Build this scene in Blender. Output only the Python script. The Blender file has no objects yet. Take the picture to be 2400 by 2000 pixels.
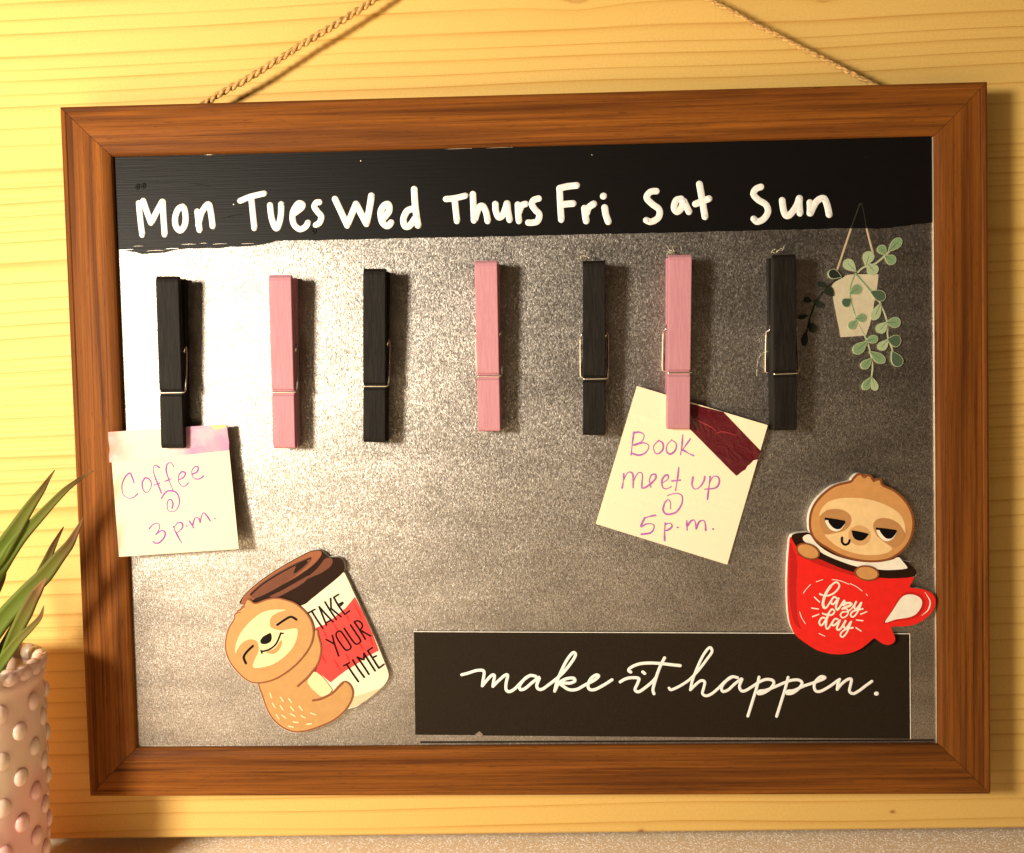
import bpy, bmesh, math, random
from mathutils import Vector, Matrix, noise, geometry
random.seed(7)
SC = bpy.context.scene
COL = SC.collection

# ------------------------------------------------------------------ camera, world, lamp, exposure
R_ = Matrix(((0.99934676, 0.01971014, 0.03029133),
             (-0.01860359, 0.99916458, -0.0363876),
             (-0.03098323, 0.03580031, 0.99887856)))
C_ = Vector((0.20114604, 0.12656522, -0.3629376))      # camera in board coordinates (x right, y down, z into the wall)
FPX = 2000.0
def b2w(v): return Vector((v[0], v[2], -v[1]))          # world: X right, Y into the wall, Z up
cam = bpy.data.cameras.new('camera'); camo = bpy.data.objects.new('camera', cam); COL.objects.link(camo)
ax, ay, az = b2w(R_[0]), b2w(-R_[1]), b2w(-R_[2])
camo.matrix_world = Matrix(((ax.x, ay.x, az.x, C_[0]), (ax.y, ay.y, az.y, C_[2]), (ax.z, ay.z, az.z, -C_[1]), (0, 0, 0, 1)))
cam.sensor_width = 36; cam.lens = 36*FPX/2400; cam.clip_start = .01; cam.clip_end = 50
cam.dof.use_dof = True; cam.dof.focus_distance = .366; cam.dof.aperture_fstop = 9
SC.camera = camo

W = bpy.data.worlds.new('World'); SC.world = W; W.use_nodes = True
bg = W.node_tree.nodes['Background']; bg.inputs[0].default_value = (1, .62, .36, 1); bg.inputs[1].default_value = .05

lamp = bpy.data.lights.new('desk_lamp_light', 'POINT'); lamp.energy = 25; lamp.color = (1, .90, .73); lamp.shadow_soft_size = .06
lo = bpy.data.objects.new('desk_lamp_light', lamp); COL.objects.link(lo); lo.location = (-.22, -.50, -.06)

VS = SC.view_settings
VS.view_transform = 'Standard'; VS.look = 'None'; VS.gamma = 1; VS.exposure = 0; VS.use_curve_mapping = False

# ------------------------------------------------------------------ geometry helpers
def at(px, py, out=0.0):
    """the point of the place seen at photo pixel px,py on the plane lying `out` metres in front of the frame's face"""
    d = R_.transposed() @ Vector(((px-1200)/FPX, (py-1000)/FPX, 1.0))
    k = (-out - C_[2])/d[2]
    return b2w(C_ + d*k)
def T(pts, ox, oy, s): return [(ox+x/s, oy+y/s) for x, y in pts]

def smooth(pts, closed=False, n=6):
    P = [Vector(p) for p in pts]; N = len(P); out = []
    if N < 3 and not closed: 
        return [P[0].lerp(P[1], i/n) for i in range(n+1)]
    for i in range(N if closed else N-1):
        if closed: p0, p1, p2, p3 = P[i-1], P[i], P[(i+1) % N], P[(i+2) % N]
        else: p0, p1, p2, p3 = P[max(i-1, 0)], P[i], P[i+1], P[min(i+2, N-1)]
        for k in range(n):
            t = k/n; t2 = t*t; t3 = t2*t
            out.append(.5*((2*p1)+(p2-p0)*t+(2*p0-5*p1+4*p2-p3)*t2+(3*p1-p0-3*p2+p3)*t3))
    if not closed: out.append(P[-1])
    return out

def area(p): return sum(p[i-1][0]*p[i][1]-p[i][0]*p[i-1][1] for i in range(len(p)))/2
def grow(p, d):
    p = [Vector((a[0], a[1])) for a in p]; n = len(p); s = 1 if area(p) > 0 else -1; out = []
    for i in range(n):
        a = (p[i]-p[i-1]); b = (p[(i+1) % n]-p[i])
        if a.length < 1e-6: a = b
        if b.length < 1e-6: b = a
        t = (a.normalized()+b.normalized())
        t = t.normalized() if t.length > 1e-6 else a.normalized()
        out.append(p[i]+Vector((t.y, -t.x))*d*s)
    return out

def ellipse(cx, cy, rx, ry, rot=0, n=22):
    c, s = math.cos(math.radians(rot)), math.sin(math.radians(rot))
    return [(cx+rx*math.cos(a)*c-ry*math.sin(a)*s, cy+rx*math.cos(a)*s+ry*math.sin(a)*c) for a in [2*math.pi*i/n for i in range(n)]]

def new_obj(name, bm, mats, parent=None, sm=False):
    me = bpy.data.meshes.new(name)
    bmesh.ops.recalc_face_normals(bm, faces=bm.faces)
    bm.to_mesh(me); bm.free()
    for m in (mats if isinstance(mats, (list, tuple)) else [mats]): me.materials.append(m)
    o = bpy.data.objects.new(name, me); COL.objects.link(o)
    if sm:
        for p in me.polygons: p.use_smooth = True
    if parent is not None:
        o.parent = parent
        top = parent
        while top.parent: top = top.parent
        me.transform(Matrix.Translation(-top.location))
    return o
def tag(o, label=None, cat=None, group=None, kind=None):
    if label: o['label'] = label
    if cat: o['category'] = cat
    if group: o['group'] = group
    if kind: o['kind'] = kind
    return o
def thing(name, label, cat, loc, group=None):
    o = bpy.data.objects.new(name, None); COL.objects.link(o); o.location = loc; o.empty_display_size = .01
    return tag(o, label, cat, group)

def add_prism(bm, poly, z0, z1, mi=0):
    """outline in photo pixels -> a slab from z0 to z1 metres in front of the frame face"""
    P = [(p[0], p[1]) for p in poly]
    tris = geometry.tessellate_polygon([[Vector((x, y, 0)) for x, y in P]])
    top = [bm.verts.new(at(x, y, z1)) for x, y in P]
    bot = []
    for v in top:
        c = v.co; bot.append(bm.verts.new((c.x, -z0, c.z)))
    for a, b, c in tris:
        try: f = bm.faces.new((top[a], top[b], top[c])); f.material_index = mi
        except ValueError: pass
    n = len(P)
    for i in range(n):
        f = bm.faces.new((top[i-1], top[i], bot[i], bot[i-1])); f.material_index = mi

def add_stroke(bm, pts, w, z, h=.00012, mi=0, n=7, taper=None, zf=None, closed=False):
    """a pen or paint stroke: domed ribbon, width w photo pixels, lying at z"""
    P = smooth(pts, closed, n)
    if closed: P.append(P[0])
    Q = [P[0]]
    for p in P[1:]:
        if (p-Q[-1]).length > .3: Q.append(p)
    P = Q
    if len(P) < 2: return
    N = len(P); r = w/2
    def tan(i):
        t = P[min(i+1, N-1)]-P[max(i-1, 0)]
        return t.normalized() if t.length > 0 else Vector((1, 0))
    L = [((P[0]-tan(0)*r*math.sin(a)), tan(0), r*math.cos(a)) for a in (1.45, 1.1, .7, .35)]
    for i in range(N): L.append((P[i], tan(i), r*(taper(i/(N-1)) if taper else 1)))
    L += [((P[-1]+tan(N-1)*r*math.sin(a)), tan(N-1), r*math.cos(a)) for a in (.35, .7, 1.1, 1.45)]
    rows = []
    for p, t, hw in L:
        nrm = Vector((-t.y, t.x)); row = []
        for u, hh in ((-1, -.15), (-.72, .62), (0, 1), (.72, .62), (1, -.15)):
            q = p+nrm*hw*u
            zz = zf(q.x, q.y) if zf else z
            row.append(bm.verts.new(at(q.x, q.y, zz+h*hh*min(1, hw/r+.1))))
        rows.append(row)
    for a, b in zip(rows, rows[1:]):
        for k in range(4):
            f = bm.faces.new((a[k], a[k+1], b[k+1], b[k])); f.material_index = mi; f.smooth = True

def add_tube(bm, pts, r, seg=6, mi=0, cap=True):
    P = [Vector(p) for p in pts]; rows = []; up = Vector((.3, .5, .81)); N = len(P)
    for i, p in enumerate(P):
        t = (P[min(i+1, N-1)]-P[max(i-1, 0)]).normalized()
        a = t.cross(up); 
        if a.length < 1e-4: a = t.cross(Vector((1, 0, 0)))
        a.normalize(); b = t.cross(a); up = a.cross(t) if False else b.cross(a)*0+up
        rr = r(i/(N-1)) if callable(r) else r
        rows.append([bm.verts.new(p+(a*math.cos(2*math.pi*k/seg)+b*math.sin(2*math.pi*k/seg))*rr) for k in range(seg)])
    for a, b in zip(rows, rows[1:]):
        for k in range(seg):
            f = bm.faces.new((a[k], a[(k+1) % seg], b[(k+1) % seg], b[k])); f.smooth = True; f.material_index = mi
    if cap:
        for rw in (rows[0], rows[-1]):
            f = bm.faces.new(rw); f.material_index = mi

WALL = -.018       # the pine board's face, behind the frame's face
STEEL = -.0042     # the steel sheet's face, sunk behind the frame's face

# ------------------------------------------------------------------ material helpers
def mat(name):
    m = bpy.data.materials.new(name); m.use_nodes = True
    nt = m.node_tree; return m, nt, nt.nodes['Principled BSDF']
class G:
    def __init__(s, nt): s.nt = nt
    def n(s, t, **kw):
        nd = s.nt.nodes.new(t)
        for k, v in kw.items():
            if k.startswith('i_'):
                key = k[2:]; key = int(key) if key.isdigit() else key
                if isinstance(v, bpy.types.NodeSocket): s.nt.links.new(v, nd.inputs[key])
                else: nd.inputs[key].default_value = v
            else: setattr(nd, k, v)
        return nd
    def l(s, a, b): s.nt.links.new(a, b)
    def coord(s, sc=(1, 1, 1), rot=(0, 0, 0), loc=(0, 0, 0), out='Object'):
        tc = s.n('ShaderNodeTexCoord'); mp = s.n('ShaderNodeMapping')
        mp.inputs['Scale'].default_value = sc; mp.inputs['Rotation'].default_value = rot; mp.inputs['Location'].default_value = loc
        s.l(tc.outputs[out], mp.inputs[0]); return mp.outputs[0]
    def noise(s, vec, scale, det=3, rough=.5, dist=0):
        nd = s.n('ShaderNodeTexNoise'); s.l(vec, nd.inputs['Vector'])
        nd.inputs['Scale'].default_value = scale; nd.inputs['Detail'].default_value = det
        nd.inputs['Roughness'].default_value = rough; nd.inputs['Distortion'].default_value = dist
        return nd.outputs['Fac']
    def ramp(s, fac, stops, interp='LINEAR'):
        r = s.n('ShaderNodeValToRGB'); s.l(fac, r.inputs[0]); cr = r.color_ramp; cr.interpolation = interp
        while len(cr.elements) < len(stops): cr.elements.new(.5)
        for e, (p, c) in zip(cr.elements, stops):
            e.position = p; e.color = (c, c, c, 1) if not isinstance(c, (tuple, list)) else (*c, 1)
        return r.outputs[0]
    def mix(s, f, a, b, mode='MIX'):
        m = s.n('ShaderNodeMix', data_type='RGBA', blend_type=mode)
        for k, v in ((0, f), (6, a), (7, b)):
            if isinstance(v, bpy.types.NodeSocket): s.l(v, m.inputs[k])
            elif k == 0: m.inputs[0].default_value = v
            else: m.inputs[k].default_value = (*v, 1)
        return m.outputs[2]
    def math(s, op, a, b=0.0):
        m = s.n('ShaderNodeMath', operation=op)
        for k, v in ((0, a), (1, b)):
            if isinstance(v, bpy.types.NodeSocket): s.l(v, m.inputs[k])
            else: m.inputs[k].default_value = v
        return m.outputs[0]
    def bump(s, h, st, dist, P):
        b = s.n('ShaderNodeBump'); s.l(h, b.inputs['Height']); b.inputs['Strength'].default_value = st; b.inputs['Distance'].default_value = dist
        s.l(b.outputs[0], P.inputs['Normal']); return b

def plain(name, col, rough=.5, spec=.3, metal=0, var=.12, vscale=400, bump=0):
    m, nt, P = mat(name); g = G(nt)
    v = g.coord()
    f = g.noise(v, vscale, 4)
    c = g.mix(g.ramp(f, [(.3, 0), (.7, 1)]), tuple(x*(1-var) for x in col), tuple(min(1, x*(1+var)) for x in col))
    g.l(c, P.inputs['Base Color'])
    P.inputs['Roughness'].default_value = rough; P.inputs['Specular IOR Level'].default_value = spec; P.inputs['Metallic'].default_value = metal
    if bump: g.bump(g.noise(v, vscale*3, 3), bump, .0003, P)
    return m

def pine():
    m, nt, P = mat('pine_board'); g = G(nt)
    tc = g.n('ShaderNodeTexCoord'); sep = g.n('ShaderNodeSeparateXYZ'); g.l(tc.outputs['Object'], sep.inputs[0])
    x, z = sep.outputs['X'], sep.outputs['Z']
    # slow wander of the rings along the board
    wander = g.noise(g.coord((2.6, 1, 6)), 1.0, 2)
    tilt = g.math('MULTIPLY', x, -.014)
    zz = g.math('ADD', g.math('ADD', z, tilt), g.math('MULTIPLY', g.math('SUBTRACT', wander, .5), .016))
    # knots push the rings aside
    kp = [at(1352, -16, WALL), at(1930, -6, WALL), at(1503, 1949, WALL), at(2092, 1903, WALL)]
    knots = [(kp[0].x, kp[0].z, .0036), (kp[1].x, kp[1].z, .0017), (kp[2].x, kp[2].z, .0011), (kp[3].x, kp[3].z, .0008)]
    kmask = None; kring = None
    for kx, kz, kr in knots:
        dx = g.math('MULTIPLY', g.math('SUBTRACT', x, kx), .62); dz = g.math('SUBTRACT', z, kz)
        d = g.math('SQRT', g.math('ADD', g.math('MULTIPLY', dx, dx), g.math('MULTIPLY', dz, dz)))
        e = g.math('POWER', 2.718, g.math('MULTIPLY', d, -1/(kr*1.7)))
        zz = g.math('ADD', zz, g.math('MULTIPLY', e, kr*2.2))
        core = g.ramp(g.math('DIVIDE', d, kr*4), [(0, .95), (.14, .75), (.22, .18), (.27, .4), (.36, .03), (1, 0)])
        kmask = core if kmask is None else g.math('MAXIMUM', kmask, core)
    comb = g.n('ShaderNodeCombineXYZ'); g.l(g.math('MULTIPLY', x, .35), comb.inputs[0]); g.l(zz, comb.inputs[2])
    zsep = g.n('ShaderNodeCombineXYZ'); g.l(zz, zsep.inputs[2])
    def jitter(sc, seed):
        mp = g.n('ShaderNodeMapping'); mp.inputs['Scale'].default_value = (1, 1, sc); mp.inputs['Location'].default_value = (seed, 0, seed)
        g.l(comb.outputs[0], mp.inputs[0]); return g.noise(mp.outputs[0], 1.0, 2, .5)
    def rings(freq, jit, seed, lo, hi):
        sw = g.math('FRACT', g.math('ADD', g.math('MULTIPLY', zz, freq), g.math('MULTIPLY', jitter(freq*.35, seed), jit)))
        return g.ramp(sw, [(0, 0), (lo*.75, .04), (lo, .35), (hi, 1), (min(.995, hi+.035), .12), (1, 0)])
    ln = rings(140, 2.8, 1.3, .82, .92)
    ln2 = rings(330, 2.2, 5.1, .70, .88)
    zc = at(60, 965, WALL).z
    bd = g.math('SUBTRACT', 1.0, g.math('MULTIPLY', g.math('ABSOLUTE', g.math('SUBTRACT', g.math('ADD', z, g.math('MULTIPLY', wander, .02)), zc+.01)), 24.0))
    band = g.math('MAXIMUM', g.ramp(bd, [(.05, 0), (.4, 1)]), g.ramp(g.noise(g.coord((.8, 1, 17), loc=(2, 0, 3.2)), 1.0, 1), [(.52, 0), (.64, .8)]))
    fade = g.ramp(g.noise(g.coord((9, 1, 60), loc=(7, 0, 1)), 1.0, 2), [(.3, .45), (.6, 1)])
    fine = g.noise(g.coord((7, 1, 1100)), 1.0, 3, .6)
    pore = g.noise(g.coord((900, 1, 1100)), 1.0, 2, .6)
    broad = g.noise(g.coord((1.5, 1, 16)), 1.0, 3, .5)
    lf = g.math('MULTIPLY', g.math('MAXIMUM', ln, g.math('MULTIPLY', g.math('MULTIPLY', ln2, band), .6)), fade)
    base = g.mix(broad, (.82, .54, .175), (.76, .47, .130))
    base = g.mix(g.math('MULTIPLY', fine, .25), base, (.66, .42, .10))
    base = g.mix(g.ramp(pore, [(.35, .22), (.65, 0)]), base, (.55, .33, .075))
    base = g.mix(g.math('MULTIPLY', lf, .8), base, (.50, .225, .030))
    base = g.mix(kmask, base, (.30, .095, .02))
    g.l(base, P.inputs['Base Color'])
    P.inputs['Roughness'].default_value = .55; P.inputs['Specular IOR Level'].default_value = .25
    g.bump(g.math('ADD', g.math('MULTIPLY', fine, .5), lf), .12, .0003, P)
    return m

def walnut(vertical):
    m, nt, P = mat('frame_wood'); g = G(nt)
    def ax(along, across, **k): return g.coord((across, across, along) if vertical else (along, across, across), **k)
    a = g.noise(ax(4, 130), 1.0, 4, .62, .3)
    b = g.noise(ax(16, 1300), 1.0, 4, .7)
    c = g.noise(ax(3, 38, loc=(5, 2, 9)), 1.0, 2)
    d = g.noise(ax(7, 420, loc=(3, 1, 2)), 1.0, 4, .65, .2)
    p = g.noise(ax(150, 2600, loc=(1, 7, 4)), 1.0, 2, .6)
    c1 = g.mix(g.ramp(a, [(.32, 0), (.68, 1)]), (.315, .100, .0135), (.090, .028, .0065))
    c3 = g.mix(g.ramp(c, [(.42, 0), (.72, .55)]), c1, (.32, .105, .016))
    c2 = g.mix(g.ramp(b, [(.38, 0), (.72, .7)]), c3, (.070, .0205, .0055))
    c4 = g.mix(g.ramp(d, [(.52, 0), (.70, .85)]), c2, (.060, .017, .005))
    c5 = g.mix(g.ramp(p, [(.62, 0), (.72, .6)]), c4, (.035, .011, .004))
    g.l(c5, P.inputs['Base Color'])
    P.inputs['Roughness'].default_value = .55; P.inputs['Specular IOR Level'].default_value = .07
    g.bump(g.math('ADD', b, p), .22, .0002, P)
    return m

def galvanised():
    m, nt, P = mat('galvanised_steel'); g = G(nt)
    gr = g.noise(g.coord((2700, 1, 1500)), 1.0, 3, .7)
    sp = g.noise(g.coord((900, 1, 560)), 1.0, 3, .65)
    big = g.noise(g.coord((16, 1, 48)), 1.0, 4, .6)
    col = g.mix(g.ramp(gr, [(.34, 0), (.66, 1)]), (.175, .155, .138), (.575, .525, .475))
    col = g.mix(g.ramp(big, [(.38, 0), (.66, .55)]), col, (.155, .137, .122))
    g.l(col, P.inputs['Base Color'])
    P.inputs['Metallic'].default_value = 1
    g.l(g.ramp(sp, [(.3, .34), (.7, .50)]), P.inputs['Roughness'])
    # crystal facets of the zinc: every small cell leans its own way
    vo = g.n('ShaderNodeTexVoronoi'); g.l(g.coord((2500, 1, 1350)), vo.inputs['Vector']); vo.inputs['Scale'].default_value = 1.0
    sub = g.n('ShaderNodeVectorMath', operation='SUBTRACT'); g.l(vo.outputs['Color'], sub.inputs[0]); sub.inputs[1].default_value = (.5, .5, .5)
    scl = g.n('ShaderNodeVectorMath', operation='SCALE'); g.l(sub.outputs[0], scl.inputs[0]); scl.inputs['Scale'].default_value = .20
    nm = g.n('ShaderNodeNewGeometry')
    add = g.n('ShaderNodeVectorMath', operation='ADD'); g.l(nm.outputs['Normal'], add.inputs[0]); g.l(scl.outputs[0], add.inputs[1])
    nz = g.n('ShaderNodeVectorMath', operation='NORMALIZE'); g.l(add.outputs[0], nz.inputs[0])
    h = g.math('ADD', gr, g.math('MULTIPLY', sp, .8))
    bp = g.bump(h, .5, .0002, P); g.l(nz.outputs[0], bp.inputs['Normal'])
    return m

def board_paint():
    m, nt, P = mat('black_chalk_paint'); g = G(nt)
    st = g.noise(g.coord((35, 1, 1500)), 1.0, 4, .6)
    sc_ = g.ramp(g.noise(g.coord((60, 1, 420), loc=(4, 0, 9)), 1.0, 5, .7), [(.70, 0), (.735, 1)])
    col = g.mix(g.math('MULTIPLY', sc_, .35), (.0045, .0036, .003), (.13, .105, .09))
    g.l(col, P.inputs['Base Color'])
    P.inputs['Roughness'].default_value = .48; P.inputs['Specular IOR Level'].default_value = .15
    g.bump(st, .35, .0003, P)
    return m

def brushed_pink(name, c, streak, spec=.2):
    m, nt, P = mat(name); g = G(nt)
    st = g.noise(g.coord((1400, 1400, 60)), 1.0, 4, .65)
    sw = g.noise(g.coord((300, 300, 40)), 1.0, 3)
    col = g.mix(g.ramp(st, [(.3, 0), (.75, 1)]), c, streak)
    col = g.mix(g.math('MULTIPLY', sw, .35), col, tuple(x*.82 for x in c))
    g.l(col, P.inputs['Base Color']); P.inputs['Roughness'].default_value = .6; P.inputs['Specular IOR Level'].default_value = spec
    g.bump(st, .35, .0003, P)
    return m

def glitter():
    m, nt, P = mat('glitter_top'); g = G(nt)
    v = g.coord()
    vo = g.n('ShaderNodeTexVoronoi'); g.l(v, vo.inputs['Vector']); vo.inputs['Scale'].default_value = 2000
    sep = g.n('ShaderNodeSeparateColor'); g.l(vo.outputs['Color'], sep.inputs[0])
    fl = g.ramp(sep.outputs[0], [(.80, 0), (.84, 1)])
    col = g.mix(g.noise(v, 60, 3), (.97, .82, .60), (.92, .74, .51))
    g.l(g.mix(fl, col, (.95, .9, .82)), P.inputs['Base Color'])
    g.l(g.ramp(fl, [(0, .3), (1, 1)]), P.inputs['Specular IOR Level'])
    g.l(g.ramp(fl, [(0, .6), (1, .22)]), P.inputs['Roughness'])
    nm = g.n('ShaderNodeNewGeometry')
    sub = g.n('ShaderNodeVectorMath', operation='MULTIPLY'); g.l(vo.outputs['Color'], sub.inputs[0]); sub.inputs[1].default_value = (-.45, -.9, .2)
    scl = g.n('ShaderNodeVectorMath', operation='SCALE'); g.l(sub.outputs[0], scl.inputs[0]); g.l(fl, scl.inputs['Scale'])
    add = g.n('ShaderNodeVectorMath', operation='ADD'); g.l(nm.outputs['Normal'], add.inputs[0]); g.l(scl.outputs[0], add.inputs[1])
    nz = g.n('ShaderNodeVectorMath', operation='NORMALIZE'); g.l(add.outputs[0], nz.inputs[0]); g.l(nz.outputs[0], P.inputs['Normal'])
    return m

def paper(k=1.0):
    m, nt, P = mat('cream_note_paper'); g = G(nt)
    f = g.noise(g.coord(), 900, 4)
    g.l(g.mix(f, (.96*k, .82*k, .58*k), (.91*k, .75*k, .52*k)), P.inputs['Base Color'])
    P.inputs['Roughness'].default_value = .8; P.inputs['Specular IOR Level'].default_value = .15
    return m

def washi():
    m, nt, P = mat('floral_tape'); g = G(nt)
    v = g.coord()
    sep = g.n('ShaderNodeSeparateXYZ'); g.l(v, sep.inputs[0]); x, z = sep.outputs['X'], sep.outputs['Z']
    wob = g.noise(v, 130, 4, .6)
    xx = g.math('ADD', x, g.math('MULTIPLY', g.math('SUBTRACT', wob, .5), .009))
    t = g.n('ShaderNodeMapRange'); g.l(xx, t.inputs[0]); t.inputs[1].default_value = TAPE_X[0]; t.inputs[2].default_value = TAPE_X[1]
    base = g.ramp(t.outputs[0], [(0, (.62, .14, .09)), (.12, (.68, .32, .24)), (.26, (.68, .50, .36)), (.50, (.66, .48, .38)), (.60, (.50, .30, .32)), (.70, (.40, .12, .26)), (.86, (.55, .20, .28)), (1, (.38, .12, .27))])
    pat = g.ramp(g.noise(v, 170, 4, .55, .2), [(.45, 0), (.65, .4)])
    base = g.mix(pat, base, (.68, .42, .40))
    g.l(base, P.inputs['Base Color']); P.inputs['Roughness'].default_value = .45
    return m

def leaf():
    m, nt, P = mat('blade_leaf'); g = G(nt)
    uv = g.n('ShaderNodeUVMap'); sep = g.n('ShaderNodeSeparateXYZ'); g.l(uv.outputs[0], sep.inputs[0])
    t = sep.outputs[0]
    n1 = g.noise(g.coord((160, 160, 60)), 1.0, 3)
    tt = g.math('ADD', t, g.math('MULTIPLY', g.math('SUBTRACT', n1, .5), .28))
    c = g.ramp(tt, [(0, (.18, .235, .022)), (.35, (.12, .16, .017)), (.62, (.145, .135, .021)), (.82, (.15, .072, .024)), (1, (.30, .13, .06))])
    st = g.noise(g.coord((5, 90, 5), out='UV'), 1.0, 3)
    c = g.mix(g.math('MULTIPLY', st, .45), c, (.05, .075, .015))
    g.l(c, P.inputs['Base Color']); P.inputs['Roughness'].default_value = .6; P.inputs['Specular IOR Level'].default_value = .15
    return m

def pot_glaze():
    m, nt, P = mat('pink_milk_glass'); g = G(nt)
    v = g.coord()
    sep = g.n('ShaderNodeSeparateXYZ'); g.l(v, sep.inputs[0])
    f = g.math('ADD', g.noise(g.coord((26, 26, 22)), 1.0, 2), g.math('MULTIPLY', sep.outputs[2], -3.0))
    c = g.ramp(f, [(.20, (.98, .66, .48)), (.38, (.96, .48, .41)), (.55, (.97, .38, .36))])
    g.l(c, P.inputs['Base Color']); P.inputs['Roughness'].default_value = .3; P.inputs['Specular IOR Level'].default_value = .5
    P.inputs['Subsurface Weight'].default_value = .35; P.inputs['Subsurface Scale'].default_value = 1; P.inputs['Subsurface Radius'].default_value = (.016, .009, .006)
    return m

M_PINE = pine(); M_WH = walnut(False); M_WV = walnut(True); M_STEEL = galvanised(); M_BLACK = board_paint()
M_WHITE = plain('white_paint_marker', (.86, .83, .79), .42, .4, 0, .1, 700)
M_PINK = brushed_pink('pink_painted_wood', (.48, .20, .24), (.57, .28, .32)); M_BPEG = brushed_pink('black_painted_wood', (.0045, .0036, .0028), (.024, .019, .0145), .12)
M_WIRE = plain('spring_wire', (.78, .72, .62), .25, .5, 1, .1, 300)
M_EDGE = plain('bent_steel_edge', (.60, .53, .44), .38, .5, 1, .1, 300)
M_GLIT = glitter(); M_PAPER = paper(); M_PAPER_DIM = paper(.86)  # second paper is the same stock, darkened to offset strong lamplight at left
M_INKP = plain('purple_pen', (.44, .155, .48), .6, .15, 0, .25, 900)
M_MAROON = None
M_JUTE = plain('jute_twine', (.58, .345, .12), .8, .1, 0, .45, 900, .4)
M_GLUE = plain('dried_glue', (.9, .8, .6), .25, .5, 0, .05, 400)
M_SIGN = plain('matt_black_sign', (.019, .0122, .0062), .65, .12, 0, .25, 1500)
M_SIGNW = plain('sign_white', (.88, .85, .80), .5, .3, 0, .05)
M_GAP = plain('dark_gap', (.02, .014, .01), .9, .1)
M_SOIL = plain('potting_soil', (.035, .02, .012), .9, .1, 0, .4, 300, .5)
M_LEAF = leaf(); M_POT = pot_glaze()
def ink(name, c, rough=.42, var=.06): return plain(name, c, rough, .3 if max(c) > .1 else .07, 0, var, 300)
I_TAN = ink('print_tan', (.49, .26, .088)); I_TAND = ink('print_tan_deep', (.60, .29, .095)); I_CREAM = ink('print_cream', (.78, .61, .33))  # I_TAN and I_CREAM darkened to even out lamp falloff on the left magnet
I_BROWN = ink('print_brown', (.23, .065, .018)); I_BLK = ink('print_black', (.006, .005, .005)); I_WHT = ink('print_white', (.90, .82, .68))
I_RED = ink('print_red', (.80, .018, .012)); I_REDD = ink('print_red_deep', (.52, .012, .010)); I_REDL = ink('print_red_light', (.72, .045, .04)); I_CUP = ink('print_cup', (.80, .69, .50))  # I_CUP is a dimmed print white, countering the bright lamp side
I_LID = ink('print_lid_brown', (.135, .032, .010)); I_LIDL = ink('print_lid_light', (.26, .075, .022)); I_LIDD = ink('print_lid_dark', (.022, .009, .005)); I_CUPD = ink('print_cup_shade', (.66, .50, .30))
I_BACK = plain('magnet_white_edge', (.88, .82, .70), .5, .3)
I_LF = ink('print_leaf', (.19, .29, .145)); I_LFL = ink('print_leaf_pale', (.36, .44, .25)); I_LFD = ink('print_leaf_dark', (.065, .105, .06)); I_LFX = ink('print_leaf_black', (.020, .026, .018))
I_RIM = ink('print_leaf_rim', (.42, .45, .28)); I_POT = ink('print_pot', (.56, .49, .34)); I_STR = ink('print_string', (.52, .40, .25)); I_STRD = ink('print_string_dark', (.035, .04, .024))
def maroon():
    m, nt, P = mat('maroon_tape'); g = G(nt)
    f = g.noise(g.coord((160, 160, 160)), 1.0, 4, .6, 1.5)
    g.l(g.mix(f, (.13, .006, .012), (.07, .003, .008)), P.inputs['Base Color'])
    P.inputs['Roughness'].default_value = .28; P.inputs['Specular IOR Level'].default_value = .5
    g.bump(f, .5, .0012, P); return m
M_MAROON = maroon()


# ------------------------------------------------------------------ pine wall and glitter table top
bm = bmesh.new()
xl, xr = -.75, 1.15
zl = at(0, 1970, WALL); zr = at(2400, 1942, WALL)
def zb(x): return zl.z+(zr.z-zl.z)*(x-zl.x)/(zr.x-zl.x)
Y0 = -WALL; ch = .0011
prof = lambda x: [(Y0, .75), (Y0, zb(x)+ch), (Y0+ch*.7, zb(x)+ch*.15), (Y0+.004, zb(x)), (Y0+.018, zb(x)), (Y0+.018, .75)]
for x in (xl, xr): pass
A = [bm.verts.new((xl, y, z)) for y, z in prof(xl)]; B = [bm.verts.new((xr, y, z)) for y, z in prof(xr)]
for i in range(len(A)): bm.faces.new((A[i-1], A[i], B[i], B[i-1]))
bm.faces.new(A); bm.faces.new(B)
tag(new_obj('wall', bm, M_PINE), 'wall of pale yellow pine board with fine grain lines and small knots', None, None, 'structure')

TZ = min(zb(xl), zb(xr), zb(.2))-.0035
bm = bmesh.new()
vs = [bm.verts.new(p) for p in ((xl, .10, TZ), (xr, .10, TZ), (xr, -.75, TZ), (xl, -.75, TZ))]
f = bm.faces.new(vs); r = bmesh.ops.extrude_face_region(bm, geom=[f])
for v in r['geom']:
    if isinstance(v, bmesh.types.BMVert): v.co.z -= .03
tag(new_obj('table_top', bm, M_GLIT), 'pale table top covered in fine glitter below the pine wall', None, None, 'structure')

# ------------------------------------------------------------------ framed memo board
O = [at(138.5, 250), at(2316, 190.5), at(2324, 1863), at(209, 1868)]         # outer corners TL TR BR BL
ctr = sum(O, Vector())/4
board = thing('memo_board', 'brown wood framed steel memo board hanging on the pine wall', 'memo board', (O[3]+O[2])/2)
RW = .0208
corner_in = []
for i in range(4):
    a = (O[i-1]-O[i]).normalized(); b = (O[(i+1) % 4]-O[i]).normalized()
    corner_in.append(a+b)
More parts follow.
